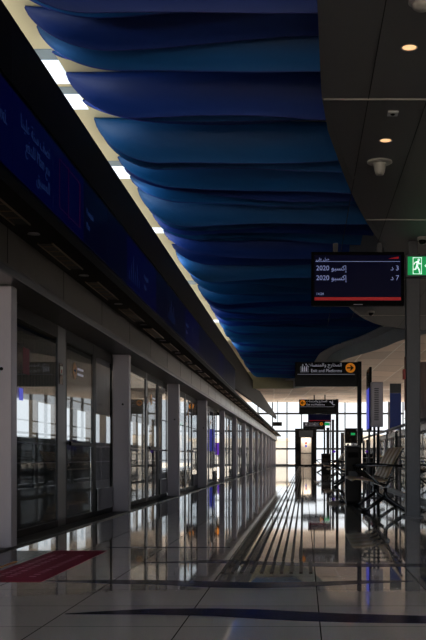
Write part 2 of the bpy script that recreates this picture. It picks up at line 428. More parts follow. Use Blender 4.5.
for k in range(8):
    y = 7.9 + k*1.8
    o = empty('downlight', (-2.135, y, 2.5), 'small round unlit downlight in the soffit under the blue display band, %s from the camera' % ords[k], 'downlight', 'small downlights under the display band')
    obj('trim_ring', lathe(B(), [(.045,0),(.05,-.006),(.034,-.008),(.03,-.002)], 20, (-2.135,y,2.5)), M_steel, o)
    obj('lens', lathe(B(), [(.03,-.001),(.028,-.005)], 20, (-2.135,y,2.5)), M_offw, o)

PY = [8.0 + 5.35*k for k in range(15)]
for k, y in enumerate(PY):
    wlab = '%s from the camera' % ords[k]
    e = empty('pillar', (-2.45, y, 0), 'grey steel pillar between the glass platform doors, %s' % wlab, 'pillar', 'grey pillars of the platform screen doors')
    obj('shaft', box(B(), -2.56 if k < 4 else -2.49, -2.34, y, y+.16, 0, 2.11), M_steel, e, .012)
    if k < 6: obj('cover_cap', disc_y(B(), -2.42, y-.0005, 1.44, .014, .004, 14), M_black, e)

def bay(k, y0, y1):
    """door bay from pillar back face y0 to next pillar front face y1"""
    lab = 'glass platform door bay with black frames, %s from the camera' % ords[k]
    e = empty('platform_door', (-2.57, (y0+y1)/2, 0), lab, 'platform door', 'glass platform screen doors')
    xf0, xf1 = -2.58, -2.562
    b = y1 - (2.6 if k == 0 else 2.35); a = b - (.35 if k == 0 else .17); c = y1 - 1.2; top = 2.08
    bm = B()
    for p, q in (((y0, y0+.03), (b, b+.05), (c-.04, c), (y1-.04, y1)) if k < 3 else ((y0, y0+.02), (y1-.02, y1))):
        box(bm, xf0, xf1, p, q, .02, top)
    box(bm, xf0, xf1, y0, y1, 2.0 if k else 1.98, 2.11); box(bm, xf0, xf1, y0, y1, 0, .075)
    obj('frame', bm, M_black, e)
    obj('mullion', box(B(), -2.585, -2.56, a, b, 0, 2.11), M_steel_d, e, .008)
    obj('post', box(B(), -2.59, -2.56, c, c+(.16 if k < 2 else .08), 0, 2.11), M_black, e, .006)
    obj('fixed_glass', box(B(), -2.578, -2.57, y0+.03, a, .075, 2.0), G_door, e)
    dl = obj('door_leaf', box(B(), -2.568, -2.56, b+.05, c-.04, .075, 2.0), G_door, e)
    obj('side_glass', box(B(), -2.578, -2.57, c+.16, y1-.04, .3, 2.0), G_door, e)
    obj('kick_panel', box(B(), -2.59, -2.545, c+.16, y1-.04, .075, .34), M_blackg, e)
    obj('push_bar', box(B(), -2.55, -2.525, b+.1, c-.12, .86, .9), M_black, e, .006)
    if k < 5:
        obj('mullion_plate', box(B(), -2.56, -2.554, a+.05, a+.2, 1.5, 1.72), M_blackg, e)
        obj('plate_symbol', box(B(), -2.554, -2.551, a+.08, a+.17, 1.6, 1.69), M_white, e)
        obj('plate_mark', box(B(), -2.5515, -2.550, a+.10, a+.15, 1.615, 1.655), M_redp, e)
        s = obj('sign_reflection', prism_x(B(), [(b+.42+.09*math.cos(t*math.pi/10), 1.70+.09*math.sin(t*math.pi/10)) for t in range(20)], -2.56, -2.557), M_yelp, e)  # reflection of the amber sign, put into coloured shapes on the glass
        obj('sign_reflection_arrow', prism_x(B(), [(b+.36,1.69),(b+.44,1.69),(b+.44,1.66),(b+.48,1.70),(b+.44,1.74),(b+.44,1.71),(b+.36,1.71)], -2.557, -2.556), M_black, e)
        bm = B()
        for z in (1.72, 1.66): box(bm, -2.56, -2.558, b+.55, b+.85, z, z+.025)
        obj('sign_reflection_lettering', bm, M_txt, e)
    if k == 0:
        obj('safety_sticker', box(B(), -2.57, -2.567, 9.13, 9.35, 1.5, 1.74), M_red, e)
        obj('safety_sticker_panel', box(B(), -2.57, -2.567, 8.95, 9.13, 1.5, 1.76), M_blackg, e)
        obj('floor_notice', box(B(), -2.57, -2.567, 9.02, 9.14, 1.25, 1.36), M_disp, e)
    if k >= 4: e.location.x += .07
    return e
for k in range(14): bay(k, PY[k]+.16, PY[k+1])
struct('trim_10', box(B(), -2.62, -2.34, 5.2, 84.5, .0, .008), M_steel_d)
struct('trim_11', box(B(), -2.355, -2.335, 5.2, 84.5, .0, .014), M_black)
# blue display band on the fascia
led = empty('display_band', (-1.96, 16, 2.58), 'long dark blue digital display band high on the left above the doors', 'display')
obj('casing', box(B(), -2.05, -1.935, 3.4, 28.0, 2.575, 3.2), M_black, led)
PW = 1.07
for k in range(23):
    y = 3.39 + PW*k
    pn = obj('display_panel', box(B(), -1.935, -1.925, y+.004, y+PW-.004, 2.62, 3.16), M_led if k in (2,3,4,7,8,12,13,18) else M_led2, led)
    XF = -1.922
    def ltext(body, size, yy, zz, align='LEFT', m=M_ledt): 
        return text('lettering', body, size, m, pn, (XF, yy, zz), (0,1,0), (0,0,1), align)
    if k == 3:
        ltext(shape('نصف سنة علينا'), .125, y+.97, 2.98, 'RIGHT'); ltext('%s Plan %s' % (shape('للدفع'), shape('مع')), .125, y+.97, 2.85, 'RIGHT'); ltext(shape('المسبق'), .125, y+.97, 2.71, 'RIGHT')
    elif k == 2:
        ltext('oxi.', .14, y+.95, 2.88, 'RIGHT')
    elif k == 4:
        bm = B()
        for (a, b, c, d) in ((.2,.9,3.08,3.085),(.2,.9,2.7,2.705),(.2,.205,2.7,3.08),(.9,.93,2.7,3.08),(.5,.51,2.68,3.1)): box(bm, XF-.003, XF, y+a, y+b, c, d)
        obj('graphic', bm, M_ledp, pn)
    elif k in (5, 8, 12):
        for j in range(2): ltext(['Postpaid', 'Plan'][j], .085, y+.1, 2.88-.12*j)
    elif k in (7, 10):
        bm = B()
        for j in range(6): box(bm, XF-.003, XF, y+.15+.13*j, y+.16+.13*j, 2.7, 2.8+.05*(j*7 % 5))
        obj('graphic', bm, M_ledt, pn)
bm = B(); box(bm, -2.4, -1.925, 3.4, 28.0, 3.2, 3.5); box(bm, -1.985, -1.925, 3.4, 28.0, 3.5, 3.64)
struct('trim_12', bm, M_fascia)
bm = B(); prism_x(bm, [(28,2.66),(28,3.64),(70,3.64),(70,3.42)], -1.99, -1.925); struct('trim_13', bm, M_fascia)
bm = B()
for k in range(10): box(bm, -1.9248, -1.9242, 4.2+k*2.4, 4.206+k*2.4, 3.2, 3.64)
struct('trim_14', bm, M_black)

# ------------------------------------------------------------------ blue wave fins
def fin(k, y):
    if y < 20.4: xr = interp(EDGE1, y) + .12
    elif y < 21: xr = 2.6
    else: xr = interp(EDGE2, y) + .3
    if y < 20.4: xr = max(xr, .3) 
    xl = -1.985; ph = k*.83; NX = 44; NZ = 6
    dmax = .27 + .12*math.sin(k*2.17) + random.uniform(-.09, .09)
    amp = .045 + .03*math.sin(k*1.3)
    bm = B(); rows = []
    for i in range(NX+1):
        t = i/NX; t = t*t*.7 + t*.3
        x = xl + (xr-xl)*t; s = x-xl
        q = min(1, s/.62); rise = math.sqrt(max(0, 1-(1-q)**2))**1.25
        drop = .004 + (dmax + amp*math.sin(1.15*x+ph) + .018*math.sin(2.6*x-ph*1.7))*rise
        drop = max(.004, drop)
        bow = .12*math.sin(1.4*x+ph*.7)
        if y > 21: drop = min(drop, .27 + .03*math.sin(x*2+ph))
        if y < 20.4 and x > interp(EDGE1, y)-.02: drop = min(drop, ZC-ZG-.03)
        rows.append([bm.verts.new((x, y + bow*.5 + (.15*(j/NZ)**2 + .02)*rise, ZC-.005-drop*(j/NZ if j < NZ else 1))) for j in range(NZ+1)] + [bm.verts.new((x, y + bow*.5 + .17*rise + .002, ZC-.012-drop))])
    for a, b in zip(rows, rows[1:]):
        for j in range(NZ+1):
            f = bm.faces.new((a[j], b[j], b[j+1], a[j+1])); f.smooth = True
            f.material_index = int(j == NZ)
    o = obj('ceiling_fin', bm, [M_fin2 if (k % 5) in (1, 4) else M_fin, M_violet])
    md = o.modifiers.new('thick', 'SOLIDIFY'); md.thickness = .012; md.offset = 1
    tag(o, 'wavy blue blade hanging across under the cream ceiling, one of the row', 'ceiling fin', 'blue wavy blades of the ceiling')
y = 4.6; k = 0
while y < 37.2:
    fin(k, y); y += .40 + .11*math.sin(k*1.9) if y < 20 else .36; k += 1

# ------------------------------------------------------------------ near ceiling fixtures
bm = B()
for x, y0, y1 in ((.47, -6, 9.3),(.47, 9.4, 20),(.9,-6,19),(1.9,-6,20)): box(bm, x-.003, x+.003, y0, y1, ZG-.003, ZG-.0005)
struct('trim_15', bm, M_black)
bm = B()
for y in (7.3, 11.0, 14.7, 18.4): box(bm, interp(EDGE1, y)+.01, 5, y, y+.022, ZG-.006, ZG-.0005)
struct('trim_16', bm, mat('lit_joint_strip', (190,185,178), .4, .3))  # lit seam edges, their brightness put into a pale strip colour
for i, y in enumerate((6.38, 8.25, 4.51, 2.64, .77, -1.1, -2.97)):  # all but the first two are unseen, added to brighten the floor
    x = .672
    e = empty('ceiling_downlight', (x, y, ZG), ['lit round ceiling downlight, the nearer of two in the grey ceiling', 'lit round ceiling downlight, the farther of two in the grey ceiling', 'added fill downlight just above the top edge of the view', 'second added fill downlight above the view', 'added fill downlight over the camera', 'added fill downlight just behind the camera', 'rearmost added fill downlight'][i], 'downlight', 'lit downlights in the grey ceiling')
    obj('lamp_ring', lathe(B(), [(.05,-.001),(.056,-.006),(.046,-.007),(.044,-.001)], 28, (x,y,ZG)), M_offw, e)
    obj('lamp_lens', lathe(B(), [(.045,-.001),(.044,-.004)], 28, (x,y,ZG)), M_lamp, e)
    l = bpy.data.lights.new('downlight_beam', 'SPOT'); l.energy = 30; l.spot_size = 2.6; l.spot_blend = .8; l.color = (1,.97,.96); l.shadow_soft_size = .04
    lo = bpy.data.objects.new('downlight_beam', l); COL.objects.link(lo); lo.parent = e; lo.location = (0,0,-.03)
e = empty('ceiling_speaker', (.67, 8.85, ZG), 'white conical speaker hanging under the grey ceiling beyond the downlights', 'speaker')
obj('flange', lathe(B(), [(.11,0),(.112,-.01),(.10,-.018),(.03,-.02)], 32, (.67,8.85,ZG)), M_offw, e)
obj('horn', lathe(B(), [(.062,-.018),(.055,-.04),(.048,-.075),(.042,-.10),(.034,-.118),(.02,-.12)], 28, (.67,8.85,ZG)), M_offw, e)
e = empty('smoke_detector', (.675, 5.72, ZG), 'round white ceiling dome at the top right corner of the view', 'smoke detector')
obj('base', lathe(B(), [(.075,0),(.078,-.02),(.07,-.026)], 30, (.675,5.72,ZG)), M_offw, e)
obj('dome', lathe(B(), [(.06,-.024),(.055,-.045),(.035,-.06),(.012,-.064)], 28, (.675,5.72,ZG)), M_offw, e)
e = empty('ceiling_sensor', (.675, 7.6, ZG), 'small square sensor plate between the two ceiling downlights', 'sensor')
obj('plate', box(B(), .635, .715, 7.55, 7.65, ZG-.012, ZG), M_rim, e, .004)
obj('sensor_eye', lathe(B(), [(.02,-.012),(.012,-.02)], 16, (.675,7.6,ZG)), M_black, e)
for (x, y, lab) in ((1.41, 11.9, 'small dark dome camera on the grey ceiling above the exit sign'), (1.2, 17.9, 'small dark dome camera on the ceiling lobe beyond the departure screen')):
    e = empty('dome_camera', (x, y, ZG), lab, 'camera', 'dome cameras')
    obj('mount', lathe(B(), [(.06,0),(.065,-.03),(.055,-.035)], 24, (x,y,ZG)), M_offw, e)
    obj('dome', lathe(B(), [(.045,-.034),(.042,-.06),(.028,-.078),(.008,-.084)], 24, (x,y,ZG)), M_blackg, e)

# ------------------------------------------------------------------ signs
def arrow_poly(cx, cz, s, right=True):
    k = 1 if right else -1
    return [(cx-k*.55*s, cz+.11*s),(cx+k*.1*s, cz+.11*s),(cx-k*.15*s, cz+.42*s),(cx+k*.12*s, cz+.42*s),(cx+k*.55*s, cz),(cx+k*.12*s, cz-.42*s),(cx-k*.15*s, cz-.42*s),(cx+k*.1*s, cz-.11*s),(cx-k*.55*s, cz-.11*s)]
def way_sign(y, x0, x1, ztop, zbot, label, arrow_side, plabel):
    h = ztop-zbot; w = x1-x0; zt = zbot + h*.5
    pw = .085
    e = empty('direction_sign', (x1+pw/2, y, 0), label, 'sign', 'black amber arrow signs over the platform')
    obj('post', box(B(), x1, x1+pw, y-.04, y+.08, 0, ztop+.01), M_blackg, e, .006)
    obj('post_foot', box(B(), x1-.03, x1+pw+.03, y-.07, y+.11, 0, .02), M_steel_d, e)
    p = obj('sign_panel', box(B(), x0, x1, y, y+.07, zbot, ztop), M_blackg, e, .006)
    obj('rule', box(B(), x0+.04*w, x1-.04*w, y-.003, y-.0005, zt-.004, zt+.002), M_txt, p)
    r = h*.2; cz = zbot + h*.76
    ax = x1-w*.11 if arrow_side > 0 else x0+w*.1
    c = obj('arrow_disc', disc_y(B(), ax, y-.001, cz, r), M_yel, p)
    bm = prism_y(B(), arrow_poly(ax, cz, r*1.3, arrow_side > 0), y-.008, y-.005); obj('arrow', bm, M_black, p)
    fs = h*.185
    if arrow_side > 0:
        tx = x1-w*.245; al = 'RIGHT'
    else: tx = x0+w*.2; al = 'LEFT'
    text('lettering_english', 'Exit and Platforms', fs, M_txt, p, (tx, y-.003, zbot+h*.585), (1,0,0), (0,0,1), al, xs=.93)
    text('lettering_arabic', shape('المخارج والمنصات'), fs*1.05, M_txt, p, (tx, y-.003, zbot+h*.82), (1,0,0), (0,0,1), al, xs=1.0)
    # pictogram
    bm = B(); px = x0+w*.085 if arrow_side > 0 else x1-w*.17; s = h*.34; z0 = zbot+h*.59
    if arrow_side > 0:     # people in a lift car
        box(bm, px, px+.02*s, y-.004, y-.001, z0, z0+s*.7); box(bm, px+s*.98, px+s, y-.004, y-.001, z0, z0+s*.7); box(bm, px, px+s, y-.004, y-.001, z0, z0+.03*s)
        for j in range(3):
            cx = px+s*(.24+.26*j); disc_y(bm, cx, y-.001, z0+s*.6, s*.085, n=12); box(bm, cx-s*.08, cx+s*.08, y-.005, y-.001, z0+s*.08, z0+s*.5)
        prism_y(bm, [(px+.2*s,z0+.78*s),(px+.4*s,z0+.78*s),(px+.3*s,z0+.98*s)], y-.005, y-.001); prism_y(bm, [(px+.6*s,z0+.98*s),(px+.8*s,z0+.98*s),(px+.7*s,z0+.78*s)], y-.005, y-.001)
    else:                  # escalator
        prism_y(bm, [(px,z0+s*.82),(px+.25*s,z0+s*.82),(px+.8*s,z0+.2*s),(px+1.1*s,z0+.2*s),(px+1.1*s,z0+.05*s),(px+.72*s,z0+.05*s),(px+.17*s,z0+.66*s),(px,z0+s*.66)], y-.005, y-.001)
        disc_y(bm, px+.6*s, y-.001, z0+s*.85, s*.1, n=12); prism_y(bm, [(px+.5*s,z0+.72*s),(px+.7*s,z0+.72*s),(px+.7*s,z0+.4*s),(px+.5*s,z0+.5*s)], y-.005, y-.001)
    obj('pictogram', bm, M_txt, p)
    return e
way_sign(20, -.18, 1.065, 2.64, 2.15, 'black exit and platforms sign with amber arrow at its right, nearest and largest', 1, '')
way_sign(31, -.155, .985, 2.53, 2.08, 'middle black exit and platforms sign, amber disc at its left end', -1, '')
way_sign(51, -.05, 1.0, 2.54, 2.14, 'farthest and smallest black sign, amber disc at its right, below a red-lined screen', 1, '')

def departure_screen(y, x0, x1, z0, z1, label, full):
    e = empty('departure_screen', ((x0+x1)/2, y, z0), label, 'screen', 'hanging departure screens')
    w = x1-x0; h = z1-z0
    c = obj('casing', box(B(), x0, x1, y, y+.09, z0, z1), M_black, e, .008)
    m = .035*w
    s = obj('display', box(B(), x0+m, x1-m, y-.004, y-.0005, z0+m*1.6, z1-m), M_scr, e)
    obj('red_bar', box(B(), x0+m, x1-m, y-.007, y-.0045, z0+m*1.7, z0+m*1.7+.055*h), M_scrr, s)
    obj('hanger', box(B(), (x0+x1)/2-.3, (x0+x1)/2-.24, y+.02, y+.07, z1, ZG if full else far_z(.6, y)), M_steel_d, e)
    obj('hanger', box(B(), (x0+x1)/2+.24, (x0+x1)/2+.3, y+.02, y+.07, z1, ZG if full else far_z(1, y)), M_steel_d, e)
    if full:
        obj('header_line', box(B(), x0+m*1.3, x1-m*1.3, y-.007, y-.0045, z1-.185*h, z1-.178*h), M_scrt, s)
        fs = h*.128
        for zz in (.345, .525):
            text('lettering', '2020 ' + shape('إكسبو'), fs, M_scrt, s, (x0+.052*w, y-.006, z1-zz*h), (1,0,0), (0,0,1), 'LEFT', xs=.96)
        text('lettering', shape('د') + ' 3', fs, M_scrt, s, (x1-.055*w, y-.006, z1-.345*h), (1,0,0), (0,0,1), 'RIGHT')
        text('lettering', shape('د') + ' 7', fs, M_scrt, s, (x1-.055*w, y-.006, z1-.525*h), (1,0,0), (0,0,1), 'RIGHT')
        text('lettering', shape('جبل علي'), fs*.55, M_scrt, s, (x0+.052*w, y-.006, z1-.16*h), (1,0,0), (0,0,1), 'LEFT')
        text('lettering', '14:24', fs*.5, M_scrt, s, (x0+.052*w, y-.006, z0+.20*h), (1,0,0), (0,0,1), 'LEFT')
        obj('logo', prism_y(B(), [(x1-.17*w,z1-.13*h),(x1-.06*w,z1-.13*h),(x1-.06*w,z1-.09*h)], y-.007, y-.0045), M_scrr, s)
        obj('badge', box(B(), (x0+x1)/2-.05, (x0+x1)/2+.06, y-.003, y, z0+.012, z0+.022), M_steel, c)
departure_screen(12.2, .088, 1.222, 2.58, 3.24, 'large dark departure screen with Arabic lines and a red bar, hanging top right', True)
departure_screen(50, .2, 1.36, 2.5, 2.93, 'small distant screen with a thin red line, stacked above the farthest sign', False)

# exit sign and post
YP = 12.1
e = empty('steel_post', (1.3, YP, 0), 'tall square grey steel post at right carrying the green exit sign', 'post')
obj('shaft', box(B(), 1.235, 1.41, YP, YP+.15, 0, 3.2), M_steel_d, e, .01)
obj('base_plate', box(B(), 1.2, 1.445, YP-.04, YP+.19, 0, .018), M_steel_d, e)
obj('top_bracket', box(B(), 1.27, 1.38, YP+.02, YP+.1, 3.2, ZG), M_steel_d, e)
e = empty('exit_sign', (1.4, YP, 2.88), 'green lit running man exit sign at the right edge, on the post', 'exit sign')
obj('case', box(B(), 1.216, 1.80, YP-.10, YP-.02, 2.895, 3.165), M_steel_d, e, .006)
fc = obj('face', box(B(), 1.245, 1.775, YP-.104, YP-.1, 2.92, 3.14), M_green, e)
bm = B(); yy = YP-.108
for a, b, c, d in ((1.305,1.312,2.93,3.13),(1.405,1.412,2.93,3.13),(1.305,1.412,3.123,3.13),(1.305,1.412,2.93,2.936)): box(bm, a, b, yy, yy+.003, c, d)
def limb(bm, p, q, r): 
    d = Vector((q[0]-p[0], 0, q[1]-p[1])).normalized(); n = Vector((-d.z, 0, d.x))*r
    prism_y(bm, [(p[0]+n.x,p[1]+n.z),(q[0]+n.x*.8,q[1]+n.z*.8),(q[0]-n.x*.8,q[1]-n.z*.8),(p[0]-n.x,p[1]-n.z)], yy-.002, yy+.003)
obj('door_outline', bm, M_exitw, fc)
bm = B(); disc_y(bm, 1.376, yy+.002, 3.10, .014, n=14)
limb(bm, (1.368,3.085), (1.354,3.02), .013)
limb(bm, (1.366,3.078), (1.335,3.072), .006); limb(bm, (1.335,3.074), (1.318,3.045), .006)
limb(bm, (1.368,3.075), (1.39,3.05), .006); limb(bm, (1.388,3.052), (1.408,3.058), .006)
limb(bm, (1.356,3.022), (1.38,2.985), .009); limb(bm, (1.38,2.988), (1.388,2.943), .008)
limb(bm, (1.352,3.022), (1.338,2.985), .009); limb(bm, (1.34,2.988), (1.305,2.985), .007)
obj('running_figure', bm, M_exitw, fc)
obj('exit_arrow', prism_y(B(), [(1.445,3.03),(1.49,3.07),(1.49,3.045),(1.56,3.045),(1.56,3.015),(1.49,3.015),(1.49,2.99)], yy, yy+.003), M_exitw, fc)
e = empty('call_point', (1.24, YP-.02, 1.75), 'small red alarm box on the left side of the steel post', 'alarm')
obj('box', box(B(), 1.200, 1.233, YP+.01, YP+.10, 1.68, 1.80), M_redp, e, .004)
obj('strip', box(B(), 1.220, 1.2335, YP+.03, YP+.07, 1.30, 1.95), mat('maroon_strip', (90,24,18), .4), e)
obj('button', lathe(B(), [(.014,1.74),(.014,1.741)], 10, (1.203, YP+.05, 0)), M_white, e)

# far small exit signs
for (y, px, py, lab) in ((50.905, 327, 424, 'tiny green exit plate beside the farthest hanging screen'), (60, 353, 434, 'tiny green exit plate on a dark panel at the far right of the end window')):
    x = (px-304)/1000*y; z = H+(457.5-py)/1000*y
    e = empty('exit_plate', (x, y, z), lab, 'exit sign', 'tiny far exit plates')
    obj('case', box(B(), x-.14, x+.14, y+.004, y+.05, z-.08, z+.08), M_steel_d, e)
    obj('face', box(B(), x-.125, x+.125, y, y+.004, z-.065, z+.065), M_green, e)
    if px > 340: obj('backing', box(B(), x-.45, x+.6, y+.05, y+.09, z-.55, z+.35), M_fascia, e); obj('stem', box(B(), x+.0, x+.06, y+.05, y+.11, 0, z-.5), M_steel_d, e)

# ------------------------------------------------------------------ tactile paving
SP = .0621
e = empty('tactile_paving', (-.2, 7, 0), 'long strip of parallel bronze guide bars running down the floor', 'tactile strip')
for i in range(7):
    x = -.395 + SP*i
    bm = B(); box(bm, x-.0105, x+.0105, 7.1, 86, 0, .006); obj('guide_bar', bm, M_tac, e, .003)
e2 = empty('tactile_end_tile', (-.24, 6.7, 0), 'near end tile of the tactile strip with ten short bronze bars', 'tactile tile')
for i in range(10):
    x = -.516 + SP*i
    bm = B(); box(bm, x-.0115, x+.0115, 6.32, 6.98, 0, .006); obj('guide_bar', bm, M_tac, e2, .003)

# floor sticker
e = empty('floor_sticker', (-1.9, 6.8, 0), 'magenta and black floor sticker in front of the first platform door', 'floor sticker')
mg = obj('magenta_panel', prism_z(B(), [(-1.54,5.86),(-1.54,7.82),(-1.95,7.82),(-1.95,5.86)], .0005, .002), M_red, e)
bk = obj('black_panel', prism_z(B(), [(-1.95,5.86),(-1.95,7.82),(-2.3,7.82),(-2.3,5.86)], .0005, .002), mat('black_vinyl', (18,18,24), .25), e)
obj('amber_line', prism_z(B(), [(-2.03,6.6),(-2.0,6.6),(-2.0,7.0),(-2.03,7.0)], .002, .0025), M_yelp, bk)
mt = mat('sticker_print', (176,90,120), .3)
bm = B(); rr = random.Random(3)     # worn print, too faint to read: short uneven strokes in three lines
for xx in (-1.87, -1.80, -1.66):
    y = 6.1
    while y < 7.5:
        w_ = rr.uniform(.03, .09); box(bm, xx-.02, xx+.02, y, y+w_*.5, .002, .0023); y += w_+.02
obj('worn_print', bm, mt, mg)

# ------------------------------------------------------------------ benches
def bench(label, x0, y0, n):
    """seats face left (towards the tracks); the row runs away from the camera"""
    e = empty('bench', (x0, y0, 0), label, 'bench', 'metal waiting benches along the platform'); e['rebase'] = 1
    P = .58
    X = lambda x: x0+x
    obj('beam', box(B(), X(-.03), X(.04), y0, y0+P*n, .33, .385), M_chrome, e, .008)
    for i in range(n):
        ya = y0 + P*i + .03; yb = ya + P - .06
        # seat: curved perforated shell
        prof = [(-.46,.43),(-.42,.452),(-.34,.447),(-.2,.432),(-.05,.425),(.02,.44)]
        bm = B(); a = [bm.verts.new((X(x), ya, z)) for x, z in prof]; b = [bm.verts.new((X(x), yb, z)) for x, z in prof]
        for j in range(len(prof)-1): bm.faces.new((a[j], a[j+1], b[j+1], b[j])).smooth = True
        o = obj('seat', bm, M_seat, e); o.modifiers.new('t','SOLIDIFY').thickness = .012
        prof = [(.0,.46),(.03,.5),(.07,.6),(.115,.70),(.17,.80),(.215,.865)]
        bm = B(); a = [bm.verts.new((X(x), ya, z)) for x, z in prof]; b = [bm.verts.new((X(x), yb, z)) for x, z in prof]
        for j in range(len(prof)-1): bm.faces.new((a[j], a[j+1], b[j+1], b[j])).smooth = True
        o = obj('backrest', bm, M_seat, e); o.modifiers.new('t','SOLIDIFY').thickness = .014
    for i in range(n+1):
        ya = y0 + P*i
        bm = B(); tube(bm, [(X(.20),ya,.62),(X(.0),ya,.63),(X(-.26),ya,.625),(X(-.33),ya,.60),(X(-.30),ya,.55),(X(-.12),ya,.40),(X(0),ya,.36)], .016)
        obj('armrest', bm, M_chrome, e)
        bm = B(); tube(bm, [(X(.0),ya,.37),(X(.05),ya,.5),(X(.13),ya,.70),(X(.2),ya,.82)], .012); obj('back_support', bm, M_chrome, e)
    for ya in (y0+.29, y0+P*n-.29):
        bm = B(); tube(bm, [(X(-.30),ya,.022),(X(-.24),ya,.045),(X(-.03),ya,.19),(X(.0),ya,.24),(X(.0),ya,.34)], .025)
        obj('leg', bm, M_chrome, e)
        bm = B(); tube(bm, [(X(.30),ya,.022),(X(.24),ya,.045),(X(.03),ya,.19),(X(0.0),ya,.24),(X(.0),ya,.34)], .025)
        obj('leg', bm, M_chrome, e)
        for sx in (-.3,.3):
            obj('foot', lathe(B(), [(.03,0),(.03,.014),(.02,.02)], 14, (X(sx),ya,0)), M_black, e)
    return e
bench('nearest metal waiting bench with perforated backs, at right beside the steel post', 1.08, 13.0, 4)
bench('second metal waiting bench from the camera, beyond the narrow dark bin', 1.05, 24.2, 4)
bench('third metal bench, small and far, right of the middle sign post', 1.15, 33.5, 4)
bench('farthest metal bench, tiny, beyond the far dark bin', .95, 47.2, 4)

def bin_(x, y, w, h, label):
    e = empty('litter_bin', (x, y, 0), label, 'bin', 'dark slim bins on the platform')
    obj('body', box(B(), x-w/2, x+w/2, y, y+.4, .03, h), M_bin, e, .012)
    obj('plinth', box(B(), x-w/2+.01, x+w/2-.01, y+.01, y+.39, 0, .03), M_black, e)
    obj('lid', box(B(), x-w/2-.01, x+w/2+.01, y-.01, y+.41, h, h+.03), M_steel_d, e, .006)
    obj('slot', box(B(), x-w/2+.03, x+w/2-.03, y-.004, y+.001, h-.16, h-.08), M_black, e)
    obj('label_strip', box(B(), x-w/2+.04, x+w/2-.04, y-.004, y+.001, h*.45, h*.58), M_steel_d, e)
bin_(.765, 15.6, .22, .89, 'slim dark brown bin, the nearest, below the big amber arrow sign')
bin_(1.0, 45, .44, .88, 'squat dark bin far down the platform under the distant screens')
# far slender posts
for (px, w, ytop, y, lab) in ((328, 3, 428, 47, 'thin dark post rising behind the far bin'), (333, 2.5, 420, 42, 'thin steel post right of the far bin'), (342.5, 3.5, 433, 52, 'short dark post right of the middle sign post'), (348, 2, 444, 60, 'tiny thin grey post near the end window')):
    x = (px-304)/1000*y; z = H + (457.5-ytop)/1000*y; ww = w/1000*y/2
    e = empty('slim_post', (x, y, 0), lab, 'post', 'slim posts far down the platform')
    obj('shaft', box(B(), x-ww, x+ww, y, y+2*ww, 0, z), M_steel_d, e)
    obj('cap', box(B(), x-ww-.01, x+ww+.01, y-.01, y+2*ww+.01, z, z+.02), M_black, e)
    obj('base', box(B(), x-ww-.03, x+ww+.03, y-.03, y+2*ww+.03, 0, .02), M_black, e)
# help point with small purple light on far posts
e = empty('help_light', (1.25, 42, 1.15), 'tiny violet lit knob on the thin steel post', 'light')
obj('knob', lathe(B(), [(.02,-.05),(.06,-.03),(.07,0),(.06,.03),(.02,.05)], 16, (1.26,41.9,.98)), M_purp, e)
obj('bracket', box(B(), 1.24, 1.28, 41.95, 41.998, .95, 1.0), M_black, e)

# ------------------------------------------------------------------ info displays at right
y = 18
e = empty('information_display', (1.31, y, 0), 'grey backed portrait display on a twin pole, grille toward the camera', 'display')
obj('cabinet', box(B(), 1.205, 1.425, y, y+.12, 1.28, 2.09), M_steel, e, .012)
bm = B()
for k in range(18): box(bm, 1.265, 1.345, y-.004, y+.001, 1.40+.033*k, 1.418+.033*k)
obj('grille', bm, M_steel_d, e)
for x in (1.27, 1.345): obj('pole', tube(B(), [(x,y+.06,0),(x,y+.06,1.3)], .022), M_steel_d, e)
obj('base_plate', box(B(), 1.2, 1.43, y-.05, y+.18, 0, .02), M_steel_d, e)
e = empty('side_display', (1.17, 18.5, 0), 'tall thin blue lit display seen edge on, left of the grey cabinet', 'display')
obj('case', box(B(), 1.19, 1.235, 18.2, 19.0, 1.22, 2.38), M_black, e, .006)
obj('screen', box(B(), 1.182, 1.19, 18.24, 18.96, 1.26, 2.0), M_disp, e)
obj('header', box(B(), 1.182, 1.19, 18.24, 18.96, 2.02, 2.34), M_blackg, e)
obj('pole', box(B(), 1.195, 1.23, 18.55, 18.62, 0, 1.22), M_steel_d, e)
e = empty('hanging_banner', (2.29, 25, 2.5), 'dark blue upright banner board behind the railing, left of the steel post', 'banner')
obj('board', box(B(), 2.15, 2.43, 25, 25.06, 1.42, 2.34), M_blue, e, .006)
obj('header', box(B(), 2.15, 2.43, 25, 25.06, 2.345, 2.58), M_steel_d, e)
for x in (2.2, 2.38): obj('leg', box(B(), x-.02, x+.02, 25.07, 25.11, 0, 2.5), M_steel_d, e)

# ------------------------------------------------------------------ glass balustrade
XB = 1.95
e = empty('balustrade', (XB, 30, 0), 'glass balustrade with a round steel handrail running away at right', 'railing')
obj('handrail', tube(B(), [(XB, 10.5, 1.36), (XB, 33, 1.36)], .03, 10), M_steel, e)
for k in range(8):
    y = 10.6 + 3.2*k
    obj('post', box(B(), XB-.02, XB+.02, y, y+.05, 0, 1.34), M_steel_d, e)
    if k < 7: obj('glass_panel', box(B(), XB-.006, XB+.006, y+.07, y+3.18, .06, 1.28), G_bal, e)
obj('mid_rail', tube(B(), [(XB, 10.5, .72), (XB, 33, .72)], .014, 8), M_steel_d, e)
struct('baseboard_right', box(B(), XB-.04, XB+.04, 10.5, 33, 0, .05), M_steel_d)
